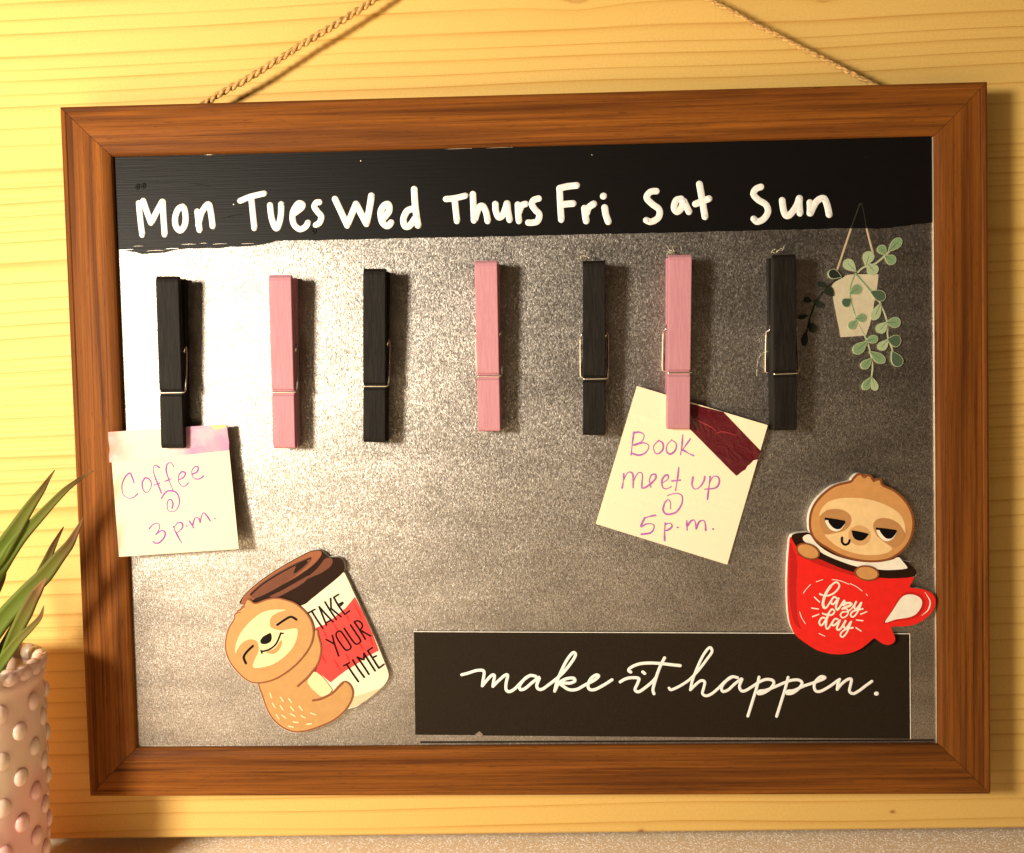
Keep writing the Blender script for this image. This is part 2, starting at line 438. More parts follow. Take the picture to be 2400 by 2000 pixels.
# (inset from the outer edge, height in front of the face)
PROF = [(0, -.0145), (0, -.0009), (.0004, -.0003), (.0012, 0), (.0022, -.0001), (.0027, -.0005), (.0034, -.0004), (.011, -.0003), (.0172, -.0008), (.0196, -.0016), (.0204, -.0022), (.0208, -.003), (.0208, -.0065), (.016, -.0065), (.016, -.0145)]
for i in range(4):
    j = (i+1) % 4
    d = (O[j]-O[i]).normalized()*.00011
    bm = bmesh.new()
    A = [bm.verts.new(O[i]+corner_in[i]*u+d+Vector((0, -h, 0))) for u, h in PROF]
    Bv = [bm.verts.new(O[j]+corner_in[j]*u-d+Vector((0, -h, 0))) for u, h in PROF]
    # intermediate loop cuts so the rail is not a perfectly straight bar
    n = len(PROF)
    for k in range(n): bm.faces.new((A[k-1], A[k], Bv[k], Bv[k-1]))
    bm.faces.new(A); bm.faces.new(Bv)
    new_obj('rail', bm, M_WH if i % 2 == 0 else M_WV, board)
# steel sheet
bm = bmesh.new()
I = [O[i]+corner_in[i]*(RW-.003) for i in range(4)]
Iv = [bm.verts.new((p.x, -STEEL, p.z)) for p in I]; f = bm.faces.new(Iv)
r = bmesh.ops.extrude_face_region(bm, geom=[f])
for v in r['geom']:
    if isinstance(v, bmesh.types.BMVert): v.co.y += .0012
steel = new_obj('steel_sheet', bm, M_STEEL, board)
tag(steel, 'grey galvanised steel sheet with speckled grain')
# folded bright edge at the right and along the bottom
bm = bmesh.new()
def lip(p, q, w):
    rows = []
    for c in (p, q):
        a = at(c[0], c[1], STEEL)
        rows.append([bm.verts.new(a+Vector((w[0]*u, -h, w[1]*u))) for u, h in ((0, 0), (.15, .0005), (.5, .0008), (.9, .0006), (1.05, 0))])
    for k in range(4): bm.faces.new((rows[0][k], rows[0][k+1], rows[1][k+1], rows[1][k]))
lip((2183, 322), (2192, 1744), (.0007, 0))
lip((330, 1748), (2197, 1742), (0, -.0009))
new_obj('edge_lip', bm, M_EDGE, board)
bm = bmesh.new()
add_prism(bm, [(985, 1738), (1500, 1736), (2190, 1733), (2190, 1737), (1500, 1740), (985, 1742)], STEEL-.0003, STEEL+.00008)
new_obj('edge_groove', bm, M_GAP, board)
# black header strip, brushed on
top = [(262, 362), (700, 350), (1200, 336), (1700, 324), (2200, 310)]
botl = [(2195, 521), (2150, 526), (2114, 531), (2085, 535), (2057, 537), (2020, 536), (1981, 535), (1800, 540), (1600, 545), (1400, 549), (1181, 554), (1000, 558), (800, 562), (720, 563.5), (667, 565), (640, 568), (615, 573), (590, 578), (571, 580), (540, 579), (520, 581), (490, 580.5), (465, 583), (440, 582), (419, 584), (400, 590), (372, 592), (350, 593), (333, 595), (318, 592), (300, 590), (280, 588), (262, 589)]
jit = []
for a, b in zip(botl, botl[1:]):
    k = max(1, int(abs(a[0]-b[0])//14))
    for q in range(k):
        t = q/k; amp = 2.2 if a[0] < 700 else .9
        jit.append((a[0]+(b[0]-a[0])*t, a[1]+(b[1]-a[1])*t+random.uniform(-amp, amp)))
jit.append(botl[-1])
bm = bmesh.new()
add_prism(bm, top+jit, STEEL-.0003, STEEL+.00014)
header = new_obj('header_strip', bm, M_BLACK, board)
tag(header, 'black painted strip with white hand lettered weekdays')
# bare streaks and scrapes the brush left
def streak(*a, **k):
    bm = bmesh.new(); add_stroke(bm, *a, **k); new_obj('bare_streak', bm, M_EDGE, header)
def scuff(*a, **k):
    bm = bmesh.new(); add_stroke(bm, *a, **k); new_obj('paint_bubble', bm, M_BLACK, header)
HZ = STEEL+.00015
for x0, y0, ln, w in ((278, 586, 34, 2.2), (388, 584, 30, 2.0), (425, 574, 34, 1.3), (468, 571, 18, 1.1), (498, 573, 34, 1.2), (565, 572, 30, 1.2), (640, 566.5, 22, 1.1),
                      (342, 589, 44, 1.1), (310, 578, 26, .8), (330, 367, 26, 1.6), (1045, 350, 60, 1.6), (1140, 348, 60, 1.4), (470, 363, 44, 1.3)):
    streak([(x0, y0), (x0+ln*.5, y0-ln*.02+random.uniform(-1, 1)), (x0+ln, y0-ln*.035)], w, HZ, .00006, taper=lambda t: .25+.75*math.sin(math.pi*min(max(t, .02), .98)))
for px, py, rr in ((547, 479, 1.4), (845, 377, 1.2), (1387, 363, 1.3)):
    streak([(px, py), (px+1, py+.6)], rr*2, HZ, .00008)
# bubbles and scuffs in the paint
for px, py, r0 in ((323, 438, 4.5), (337, 436, 4.5), (736, 541, 5.5)):
    scuff(ellipse(px, py, r0*.7, r0*1.2, 20, 10), r0*1.3, HZ-.00012, .0004, closed=True, n=3)
for pts in ([(445, 430), (470, 433), (490, 435)], [(520, 512), (545, 506), (580, 501)]):
    scuff(pts, 2.2, HZ-.00006, .0002, taper=lambda t: .2+.8*math.sin(math.pi*min(max(t, .02), .98)))

ZA, ZB, ZC = (290, 400, 4.375), (760, 400, 3.889), (1280, 400, 3.0)
DAYS = {
 'Mon': (ZA, 62, [[(155,335),(170,500),(190,660)], [(200,312),(240,430),(280,535)], [(285,528),(340,420),(395,320)], [(400,320),(408,480),(420,655)],
         [(605,370),(560,395),(528,480),(535,570),(580,615),(625,560),(635,480),(622,395),(602,372)], [(755,420),(765,510),(778,610)], [(765,560),(800,430),(868,345),(895,440),(912,570)]]),
 'Tues': (ZA, 62, [[(1195,310),(1300,268),(1440,235)], [(1310,300),(1325,450),(1340,590)], [(1500,355),(1515,480),(1550,580),(1580,580),(1610,470),(1615,345)],
         [(1755,435),(1825,380),(1830,345),(1785,342),(1735,430),(1740,540),(1800,600),(1860,580),(1890,535)], [(2005,325),(1975,330),(1955,370),(1985,420),(2025,470),(2010,530),(1970,560)]]),
 'Wed': (ZB, 60, [[(98,260),(150,370),(210,500)], [(210,495),(250,400),(290,305)], [(290,305),(340,400),(385,485)], [(385,480),(410,360),(430,230)],
         [(545,430),(590,370),(585,310),(545,320),(515,380),(530,470),(575,505),(610,475)], [(800,350),(755,370),(722,440),(735,505),(775,505),(815,455),(840,420)], [(820,170),(830,330),(855,500)]]),
 'Thurs': (ZB, 58, [[(1110,260),(1190,252),(1285,230)], [(1190,270),(1200,370),(1210,460)], [(1355,215),(1360,330),(1365,455)], [(1375,440),(1410,340),(1445,325),(1475,380),(1490,460)],
         [(1560,305),(1565,370),(1590,425),(1625,410),(1650,350),(1665,300)], [(1668,300),(1675,370),(1690,450)], [(1765,310),(1768,390),(1775,460)], [(1775,380),(1800,320),(1835,305)],
         [(1955,255),(1910,270),(1893,310),(1925,360),(1960,400),(1945,460),(1900,475),(1860,475)]]),
 'Fri': (ZC, 47, [[(95,130),(100,240),(107,345)], [(95,125),(150,112),(215,105)], [(110,240),(150,235),(190,232)], [(270,265),(275,310),(282,355)], [(285,300),(300,260),(335,235)],
         [(412,260),(420,310),(437,360)], [(402,181),(405,179)]]),
 'Sat': (ZC, 47, [[(775,145),(735,150),(707,190),(745,235),(795,275),(790,330),(740,360),(705,350)], [(950,200),(915,210),(900,260),(920,290),(950,265),(965,215)], [(968,215),(985,250),(1005,290)],
         [(1078,95),(1095,190),(1117,325)], [(1050,235),(1100,215),(1145,198)]]),
 'Sun': (ZC, 47, [[(1510,115),(1475,130),(1458,165),(1490,205),(1545,240),(1560,290),(1530,340),(1485,360),(1460,340)], [(1660,210),(1668,270),(1685,315),(1715,310),(1760,250),(1780,195)],
         [(1782,195),(1780,240),(1785,300)], [(1855,225),(1857,265),(1855,300)], [(1858,300),(1900,220),(1950,195),(1975,240),(1990,310)]]),
}
for day, (z, w, strokes) in DAYS.items():
    bm = bmesh.new()
    for k, s in enumerate(strokes):
        P = T(s, *z); ww = w/z[2]
        add_stroke(bm, P, ww, HZ+.00002*k, .00026)
        e = P[-1]; add_stroke(bm, [(e[0]-.4, e[1]-.4), (e[0]+.4, e[1]+.4)], ww*.86, HZ+.00014, .00038)   # bead the paint pen leaves at the end
    o = new_obj('weekday_word', bm, M_WHITE, header); o['label'] = 'white hand lettered word ' + day

# ------------------------------------------------------------------ jute cord
apex = at(1235, -236, WALL+.007)
bm = bmesh.new()
def twist(p, q, sag, r):
    n = int((q-p).length/.00045); ph0 = random.random()*6
    side = (q-p).normalized(); u = side.cross(Vector((0, 1, 0))).normalized(); v = Vector((0, 1, 0))
    for strand in range(2):
        pts = []
        for i in range(n+1):
            t = i/n; a = 2*math.pi*t*(q-p).length/.0074+strand*math.pi+ph0
            c = p.lerp(q, t)+u*sag*math.sin(math.pi*t)+u*.0006*noise.noise(Vector((t*9, ph0, 0)))+u*.00025*noise.noise(Vector((t*70, ph0, 3)))
            rr = r*(.95+.2*noise.noise(Vector((t*40, strand, 5))))
            pts.append(c+(u*math.cos(a)+v*math.sin(a))*rr*.72)
        add_tube(bm, pts, lambda t: r*(.82+.22*noise.noise(Vector((t*60, strand*3, 1)))), 7)
    for k in range(int((q-p).length/.0007)):
        t = random.random(); c = p.lerp(q, t)+u*sag*math.sin(math.pi*t); an = random.random()*6.28
        d1 = (u*math.cos(an)+v*math.sin(an)); s = random.choice((-1, 1))
        L = random.uniform(.0012, .0034)
        add_tube(bm, [c+d1*r*1.2, c+d1*r*1.6+side*s*L*.5, c+d1*(r*1.8+L*random.uniform(0, .35))+side*s*L], .00004, 3)
twist(at(448, 262, -.0075), apex, -.0015, .00098)
twist(at(2080, 214, -.0075), apex, .0012, .00072)
tag(new_obj('twine_cord', bm, M_JUTE), 'twisted brown jute cord the framed board hangs from', 'cord')

# ------------------------------------------------------------------ clothes pegs
def extrude_profile(bm, prof, w, bev=.00055):
    A = [bm.verts.new((-w/2, -o, s)) for o, s in prof]; B = [bm.verts.new((w/2, -o, s)) for o, s in prof]
    for i in range(len(A)): bm.faces.new((A[i-1], A[i], B[i], B[i-1]))
    bm.faces.new(A); bm.faces.new(B)
    bmesh.ops.recalc_face_normals(bm, faces=bm.faces)
    bmesh.ops.bevel(bm, geom=[e for e in bm.edges if e.calc_face_angle(0) > .3], offset=bev, segments=2, profile=.5, affect='EDGES', clamp_overlap=True)
mm = .001
FRONT = [(9.0, -35.5), (9.45, -34.2), (9.9, -14.0), (9.3, -13.7), (9.2, -11.6), (10.3, -11.2), (12.45, 33.4), (12.2, 34.8), (11.2, 36), (9.4, 36), (6.0, 9), (5.0, 3), (4.9, -33.5), (5.9, -36), (8.3, -36)]
BACK = [(.3, -36), (0, -35.3), (0, 35.5), (.4, 36), (3.4, 36), (4.3, 9), (4.7, 3), (4.7, -33.5), (3.7, -36)]
def make_peg(m):
    t = thing('clothes_peg', 'peg', 'clothes peg', (0, 0, 0), 'pegs in a row across the steel board')
    bm = bmesh.new(); extrude_profile(bm, [(o*mm, s*mm) for o, s in FRONT], 9.4*mm); new_obj('front_lever', bm, m, t)
    bm = bmesh.new(); extrude_profile(bm, [(o*mm, s*mm) for o, s in BACK], 9.3*mm); new_obj('back_lever', bm, m, t)
    bm = bmesh.new()                       # coil between the levers, arms out at both sides, one across the front groove, one behind
    pts = []
    f = lambda x, o, s: pts.append((x*mm, -o*mm, s*mm))
    f(-4.6, 9.62, -12.6); f(-2, 9.62, -12.55); f(2, 9.62, -12.5); f(4.9, 9.6, -12.4); f(5.5, 9.3, -12.0); f(5.75, 8.6, -11)
    f(5.8, 7.6, -4); f(5.75, 6.9, 3); f(5.6, 6.6, 5.6)
    for k in range(34):
        a = k/34*2*math.pi*3.25+.9; f(5.3-10.6*k/33, 4.9+1.75*math.sin(a), 6.0+1.75*math.cos(a))
    f(-5.7, 3.4, 5); f(-5.8, 2.4, 0); f(-5.8, 1.2, -6); f(-5.7, .4, -10.6); f(-5.2, .25, -11.6)
    f(-3, .3, -11.8)
    P = [Vector(p) for p in smooth(pts, False, 3)]
    add_tube(bm, P, .00042, 7); new_obj('spring', bm, M_WIRE, t)
    return t
def copy_thing(src):
    c = src.copy(); COL.objects.link(c)
    for ch in list(src.children):
        d = ch.copy(); COL.objects.link(d); d.parent = c
    return c
pink = make_peg(M_PINK); black = make_peg(M_BPEG)
PEGS = [  # top mid, bottom mid in the photo, colour, twist about its length (degrees), label
 ((385, 648), (399.5, 1050), 'b', 5, 'black wooden clothes peg gripping the coffee note, under Mon'),
 ((653, 645), (664, 1050), 'p', 2, 'pink wooden clothes peg with nothing in it, under Tues'),
 ((876, 630), (876, 1036), 'b', 1, 'empty black wooden clothes peg between the two empty pink pegs'),
 ((1142, 611), (1149, 1010), 'p', -3, 'empty pink wooden clothes peg below the word Thurs'),
 ((1397, 611), (1396, 1019), 'b', -4, 'black wooden clothes peg under Fri, left of the book note'),
 ((1597, 597), (1592, 1005), 'p', -2, 'pink wooden clothes peg gripping the book meet up note'),
 ((1841, 597), (1843, 1008), 'b', -2, 'black wooden clothes peg under Sun beside the hanging plant decal'),
]
used = set(); peg_objs = []
for (tx, ty), (bx_, by_), c, yaw, lab in PEGS:
    src = pink if c == 'p' else black
    o = src if c not in used else copy_thing(src); used.add(c)
    z0 = STEEL+.0004
    pt = at(tx, ty, z0+.0124); pb = at(bx_, by_, z0+.0092)
    v = pt-pb; L = math.hypot(v.x, v.z); ang = math.atan2(v.x, v.z)
    mid = (pt+pb)/2
    o.location = (mid.x, -z0, mid.z); o.rotation_euler = (0, ang, math.radians(yaw)); s = L/.0716; o.scale = (1, 1, s)
    o['label'] = lab; peg_objs.append(o)
    print('peg', round(L*1000, 1), round(math.degrees(ang), 2))

def glue(peg, strands, ox, oy, s):
    bm = bmesh.new()
    for st in strands:
        P = smooth(T(st, ox, oy, s), False, 6)
        add_tube(bm, [at(p.x, p.y, STEEL+.004+.001*math.sin(i)) for i, p in enumerate(P)], .00011, 5)
    me = bpy.data.meshes.new('glue_strand'); bm.to_mesh(me); bm.free(); me.materials.append(M_GLUE)
    o = bpy.data.objects.new('glue_strand', me); COL.objects.link(o); o.parent = peg
    mw = Matrix.LocRotScale(peg.location, peg.rotation_euler, peg.scale)
    me.transform(mw.inverted())
glue(peg_objs[4], [[(228,640),(240,615),(250,580),(265,560),(285,575),(290,605),(305,612)], [(240,625),(262,600),(300,615),(310,605)]], 1280, 400, 3)
glue(peg_objs[5], [[(848,605),(855,570),(875,585),(860,545),(852,535)], [(880,580),(900,575),(890,545),(900,518)], [(945,582),(952,560),(946,535)], [(850,590),(870,560),(905,585)]], 1280, 400, 3)
glue(peg_objs[6], [[(1582,575),(1600,555),(1625,560),(1612,580),(1590,570),(1605,548)], [(1620,575),(1650,550),(1665,548),(1680,525)], [(1630,560),(1660,560),(1672,535)]], 1280, 400, 3)
glue(peg_objs[6], [[(525,588),(490,600),(465,635),(458,680),(456,740)]], 1600, 600, 2.624)

# ------------------------------------------------------------------ notes
def sheet(name, quad, zf, m, parent, nu=16, nv=16, th=.00022, edge=None):
    bm = bmesh.new(); g0 = []
    for j in range(nv+1):
        row = []
        for i in range(nu+1):
            u, v = i/nu, j/nv
            p = (Vector(quad[0])*(1-u)+Vector(quad[1])*u)*(1-v)+(Vector(quad[3])*(1-u)+Vector(quad[2])*u)*v
            row.append(bm.verts.new(at(p.x, p.y, zf(p.x, p.y))))
        g0.append(row)
    fs = [bm.faces.new((g0[j][i], g0[j][i+1], g0[j+1][i+1], g0[j+1][i])) for j in range(nv) for i in range(nu)]
    r = bmesh.ops.extrude_face_region(bm, geom=fs)
    for v in r['geom']:
        if isinstance(v, bmesh.types.BMVert): v.co.y += th
    return new_obj(name, bm, m, parent)
def poly_on(bm, poly, zf, dz, mi=0, inner=None):
    """thin film following a curved sheet"""
    bb = bmesh.new(); vs = [bb.verts.new((x, y, 0)) for x, y in poly]; bb.faces.new(vs)
    bmesh.ops.triangulate(bb, faces=bb.faces)
    bmesh.ops.subdivide_edges(bb, edges=bb.edges, cuts=3, use_grid_fill=True)
    mp = {v: bm.verts.new(at(v.co.x, v.co.y, zf(v.co.x, v.co.y)+dz)) for v in bb.verts}
    for f in bb.faces:
        try: q = bm.faces.new([mp[v] for v in f.verts]); q.material_index = mi; q.smooth = True
        except ValueError: pass
    bb.free()
def pen(name, zoom, w, strokes, zf, m, parent, label=None):
    bm = bmesh.new()
    for k, s in enumerate(strokes): add_stroke(bm, T(s, *zoom), w/zoom[2], 0, .00005, zf=lambda x, y: zf(x, y)+.00006+.000004*k, taper=lambda t: .8+.25*math.sin(7*t+k))
    o = new_obj(name, bm, m, parent)
    if label: o['label'] = label
    return o

ZD = (240, 980, 5.147)
zf1 = lambda x, y: .0016+.0032*max(0, (y-1060)/250)**1.5+.0008*max(0, (400-x)/130)
n1 = thing('paper_note', 'cream paper note reading Coffee @ 3 p.m. with floral tape on top', 'note', at(392, 1300, zf1(392, 1300)), 'handwritten notes held by pegs')
q1 = T([(86, 172), (1498, 76), (1645, 1580), (200, 1675)], *ZD)
sheet('paper', q1, zf1, M_PAPER_DIM, n1)
tp = T([(70, 170), (1500, 74), (1513, 200), (1528, 290), (1525, 390), (800, 468), (250, 520), (85, 537), (78, 470), (88, 380), (72, 260)], *ZD)
TAPE_X = (at(253, 1020, .002).x-n1.location.x, at(536, 1020, .002).x-n1.location.x)
M_TAPE = washi()
bm = bmesh.new(); poly_on(bm, tp, zf1, .00009); tape = new_obj('tape', bm, M_TAPE, n1); tape['label'] = 'pink and cream floral paper tape'
bm = bmesh.new(); poly_on(bm, T([(1310,100),(1340,88),(1480,80),(1495,88),(1495,110),(1420,135),(1350,140)], *ZD), zf1, .00013)
new_obj('leaf_print', bm, plain('tape_green', (.46, .50, .20), .5, .3, 0, .2, 400), tape)
pen('lettering', ZD, 20, [
 [(380,780),(360,720),(330,665),(270,720),(235,820),(250,920),(310,965),(370,960),(425,915)],
 [(515,720),(480,780),(490,860),(530,900),(575,860),(590,790),(560,735),(515,720)],
 [(690,600),(640,570),(612,610),(630,700),(670,800),(710,905)], [(625,810),(690,785)],
 [(860,585),(825,540),(780,560),(770,640),(800,740),(845,860)], [(755,765),(825,735)],
 [(920,745),(975,720),(1000,665),(955,650),(920,700),(920,770),(955,820),(1000,820),(1035,785)],
 [(1080,680),(1140,650),(1155,595),(1115,590),(1078,640),(1090,710),(1130,738),(1180,730),(1220,700)],
 [(840,1090),(850,1030),(825,985),(790,1000),(780,1070),(800,1120),(860,1130),(910,1080),(930,1000),(900,910),(840,880),(770,890),(710,970)],
 [(565,1335),(610,1285),(670,1270),(690,1310),(670,1370),(640,1410),(710,1360),(755,1380),(745,1440),(690,1500),(640,1510),(612,1490)],
 [(855,1310),(890,1390),(950,1500)], [(865,1320),(910,1265),(960,1270),(965,1320),(925,1365),(895,1385)], [(1016,1303),(1021,1304)],
 [(1050,1245),(1075,1290),(1100,1325)], [(1085,1300),(1110,1220),(1140,1200),(1165,1220),(1180,1260)], [(1180,1255),(1195,1180),(1225,1145),(1265,1190),(1300,1240)], [(1355,1213),(1360,1214)],
], zf1, plain('purple_pen_dimmed', (.32, .085, .36), .6, .1, 0, .2, 900), n1)  # same purple pen, colour darkened because the lamp washes this note out

ZE = (1380, 890, 3.977)
zf2 = lambda x, y: .0009-.0043*min(1, max(0, (y-980)/200))**.8+.0012*max(0, (y-1180)/140)**2+.001*max(0, (1560-x)/160)
n2 = thing('paper_note', 'tilted cream note reading Book meet up @ 5 p.m. with dark red tape', 'note', at(1550, 1270, zf2(1550, 1270)), 'handwritten notes held by pegs')
q2 = T([(448, 60), (1668, 425), (1290, 1725), (65, 1345)], *ZE)
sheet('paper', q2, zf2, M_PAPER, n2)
bm = bmesh.new()
poly_on(bm, T([(800, 200), (1000, 238), (1255, 303), (1605, 668), (1590, 705), (1575, 745), (1535, 752), (1500, 790), (1478, 805), (1460, 838), (1425, 858), (1395, 885), (1375, 897), (1340, 865), (950, 470), (800, 340)], *ZE), zf2, .00011)
o = new_obj('tape', bm, M_MAROON, n2); o['label'] = 'shiny dark red tape torn at the lower end'
bm = bmesh.new()
for s in ([(990, 365), (1060, 400), (1140, 440), (1180, 470)], [(1190, 500), (1240, 485), (1300, 495), (1380, 518)]):
    add_stroke(bm, T(s, *ZE), 4, 0, .0004, zf=lambda x, y: zf2(x, y)+.0001, taper=lambda t: .3+.7*math.sin(math.pi*t))
new_obj('crease', bm, plain('maroon_crease', (.32, .03, .04), .3, .6), o)
pen('lettering', ZE, 18, [
 [(420,490),(405,600),(395,700)], [(415,500),(470,490),(515,520),(490,580),(420,610)], [(430,610),(510,590),(560,620),(530,680),(470,705),(410,690)],
 [(650,570),(605,620),(615,680),(650,690),(690,650),(690,595),(655,570)], [(770,565),(730,610),(725,670),(760,695),(805,660),(815,600),(775,565)],
 [(875,520),(868,610),(855,695)], [(945,555),(905,610),(870,660)], [(875,655),(925,685),(975,708)],
 [(325,880),(320,950),(310,1010)], [(325,930),(360,870),(395,865),(412,900),(412,1005)], [(415,950),(450,880),(480,865),(500,890),(495,960),(500,1012),(560,985),(620,925),(620,885),(585,890),(565,940),(578,1000)],
 [(690,960),(735,930),(740,895),(710,895),(680,945),(690,1005),(725,1018),(765,1000)], [(838,825),(825,930),(808,1030)], [(775,945),(852,938)],
 [(970,910),(962,980),(985,1020),(1030,1005),(1070,950),(1080,905)], [(1130,905),(1118,1010),(1105,1115)], [(1125,960),(1160,905),(1205,910),(1215,960),(1180,1010),(1085,1022)],
 [(760,1200),(762,1150),(740,1120),(710,1150),(690,1210),(715,1250),(760,1255),(820,1230),(865,1160),(870,1090),(830,1062),(780,1065),(738,1080)], [(712,1140),(692,1205),(712,1245)],
 [(620,1265),(570,1275),(520,1290)], [(520,1290),(485,1370),(540,1345),(600,1350),(605,1390),(570,1430),(490,1442)],
 [(712,1340),(705,1420),(706,1500)], [(715,1350),(760,1340),(775,1370),(740,1400),(708,1410)], [(826,1378),(831,1379)],
 [(912,1320),(915,1400)], [(915,1370),(950,1320),(985,1315),(1000,1390)], [(1000,1385),(1030,1325),(1070,1315),(1085,1350),(1088,1405)], [(1156,1393),(1160,1394)],
], zf2, M_INKP, n2)

# ------------------------------------------------------------------ make it happen sign
SZ = STEEL+.0008
sign = thing('word_sign', 'black strip magnet with white script reading make it happen.', 'sign', at(1552, 1732, STEEL))
bm = bmesh.new(); add_prism(bm, [(970, 1481.6), (1550, 1484), (2131.6, 1486.6), (2133.5, 1732), (1550, 1727.5), (1132, 1724.5), (1130, 1720), (1124, 1714.5), (1119, 1717), (1112, 1723.5), (973.4, 1722.5)], STEEL-.0001, SZ)
new_obj('panel', bm, M_SIGN, sign)
bm = bmesh.new()
for a, b in (((970, 1480.8), (2131.6, 1485.8)), ((2132.4, 1486.5), (2134.2, 1732))):
    add_stroke(bm, [a, b], 2.2, SZ-.00012, .0002)
new_obj('lit_edge_line', bm, I_BACK, sign)  # lit look of the strip's edge painted on as pale lines
ZF, ZG = (1060, 1500, 4.038), (1540, 1500, 3.889)
bm = bmesh.new()
FS = [[(90,330),(150,315),(230,290),(290,290),(302,320),(290,390),(285,435)], [(285,435),(330,380),(375,335),(400,340),(390,400),(385,440)],
 [(385,440),(440,385),(500,335),(525,340),(510,410),(510,470),(540,490),(590,465),(640,415),(690,368),(740,338),(790,345)], [(740,336),(690,365),(640,430),(645,470),(690,460),(750,410),(820,355)],
 [(825,365),(800,430),(815,465),(855,465),(920,420),(990,365),(1060,300),(1130,210),(1165,150),(1158,122),(1130,132),(1080,200),(1030,300),(990,400),(970,485)],
 [(972,480),(1010,410),(1075,370),(1145,362),(1160,390),(1110,410),(1020,408),(1060,445),(1110,472),(1180,468),(1260,425),(1340,385),(1385,345),(1360,333),(1310,370),(1285,430),(1300,468),(1350,470),(1430,430),(1512,378)],
 [(1590,398),(1640,370),(1700,358),(1765,365),(1755,410),(1730,470),(1760,492),(1810,465),(1890,400),(1925,360)], [(2010,170),(1960,270),(1920,390),(1900,470),(1910,510)],
 [(1690,305),(1670,290),(1690,262),(1770,228),(1880,219),(1990,226),(2100,238),(2158,244)], [(1803,304),(1822,318)]]
GS = [[(110,440),(130,455),(200,425),(280,375),(340,320),(400,250),(460,170),(500,110),(490,72),(460,85),(410,160),(360,270),(320,380),(305,455)],
 [(305,455),(350,410),(400,372),(435,385),(425,440),(415,490),(450,510),(500,490),(560,440),(620,380),(680,337),(735,345)], [(690,335),(630,375),(590,430),(600,470),(650,455),(710,400),(770,355)],
 [(775,360),(752,420),(765,460),(800,465),(870,425),(940,380),(1000,360),(1055,370),(1062,405),(1020,455),(960,488),(922,490),(935,467),(990,460),(1070,430),(1150,395),(1220,370),(1285,365),(1322,390),(1300,435),(1240,483),(1187,490),(1195,467),(1250,460),(1340,420),(1430,390),(1510,360),(1530,342),(1490,337),(1445,380),(1432,430),(1452,468),(1500,465),(1580,420),(1650,368)],
 [(930,340),(910,430),(870,560),(828,695)], [(1195,342),(1170,440),(1130,570),(1090,697)],
 [(1665,360),(1650,400),(1642,452)], [(1642,450),(1690,395),(1740,360),(1772,362),(1762,420),(1755,470),(1790,490),(1840,465),(1900,420),(1958,378)]]
for k, s in enumerate(FS): add_stroke(bm, T(s, *ZF), 7.2, SZ+.000006*k, .00009, n=8)
for k, s in enumerate(GS): add_stroke(bm, T(s, *ZG), 6.8, SZ+.000006*k, .00009, n=8)
p = T([(2000, 490)], *ZG)[0]; add_stroke(bm, [(p[0]-.8, p[1]), (p[0]+.8, p[1])], 10, SZ, .0001)
new_obj('lettering', bm, M_SIGNW, sign)

# ------------------------------------------------------------------ layered print helper for the magnets
class Art:
    """flat printed layers on a magnet: each part is one mesh, layers 0.05 mm apart"""
    lvl = 0
    def __init__(s, z, zoom): s.z = z; s.zoom = zoom; s.bm = bmesh.new(); s.mats = []; s.k = 0
    def mi(s, m):
        if m not in s.mats: s.mats.append(m)
        return s.mats.index(m)
    def fill(s, pts, m, sm=True, n=5, d=0):
        P = T(pts, *s.zoom)
        if sm: P = smooth(P, True, n)
        if d: P = grow(P, d)
        s.k += 1; add_prism(s.bm, P, s.z-.0003, s.z+.00004*s.k, s.mi(m)); return s
    def line(s, pts, w, m, taper=None, n=6, closed=False):
        s.k += .25; add_stroke(s.bm, T(pts, *s.zoom), w/s.zoom[2], s.z+.00004*s.k, .00006, s.mi(m), n, taper, closed=closed); return s
    def done(s, name, parent, label=None):
        o = new_obj(name, s.bm, s.mats, parent)
        if label: o['label'] = label
        return o

# ------------------------------------------------------------------ sloth hugging a takeaway cup
ZI = (500, 1270, 3.8045); ZJ = (640, 1380, 7.293)
CUP = [(785,568),(880,505),(980,425),(1080,345),(1155,275),(1190,320),(1250,450),(1350,660),(1440,860),(1520,1060),(1555,1150),(1560,1210),(1520,1280),(1420,1370),(1320,1440),(1240,1480),(1000,1500),(800,1300),(800,700)]
LID = [(240,555),(262,490),(340,410),(460,315),(600,225),(740,145),(850,90),(935,72),(972,88),(1005,118),(1035,137),(1105,138),(1150,165),(1167,210),(1160,268),(1080,345),(980,425),(880,505),(785,568),(600,560),(400,560)]
BODY = [(400,1250),(430,1370),(480,1510),(550,1610),(640,1675),(730,1702),(840,1690),(960,1650),(1070,1600),(1160,1530),(1225,1440),(1252,1350),(1230,1280),(1185,1243),(1140,1255),(1100,1300),(1060,1340),(1000,1265),(940,1190),(908,1150),(950,1060),(968,950),(945,850),(905,780),(700,1000),(500,1150)]
HEAD = [(245,580),(270,560),(285,525),(303,510),(330,515),(375,545),(470,512),(560,498),(650,515),(740,550),(820,620),(870,690),(895,770),(895,850),(870,930),(820,1010),(740,1100),(640,1180),(540,1235),(440,1262),(350,1262),(270,1220),(190,1140),(130,1050),(102,950),(105,870),(130,770),(180,690),(183,650),(205,632),(215,608),(240,600)]
MT = STEEL+.0026
s1 = thing('sloth_magnet', 'sloth hugging a red striped takeaway cup magnet reading TAKE YOUR TIME', 'magnet', at(715, 1715, STEEL), 'cut out sloth magnets')
bm = bmesh.new()
for k, P in enumerate((CUP, LID, BODY, HEAD)): add_prism(bm, grow(smooth(T(P, *ZI), True, 4), .5), STEEL-.0001, MT-.0001-.00002*k)
new_obj('backing', bm, I_BACK, s1)
a = Art(MT, ZI).fill(CUP, I_CUP, n=3)
a.fill([(1000,1490),(1100,1420),(1300,1370),(1480,1310),(1500,1300),(1420,1370),(1320,1440),(1240,1480)], I_CUPD, False)
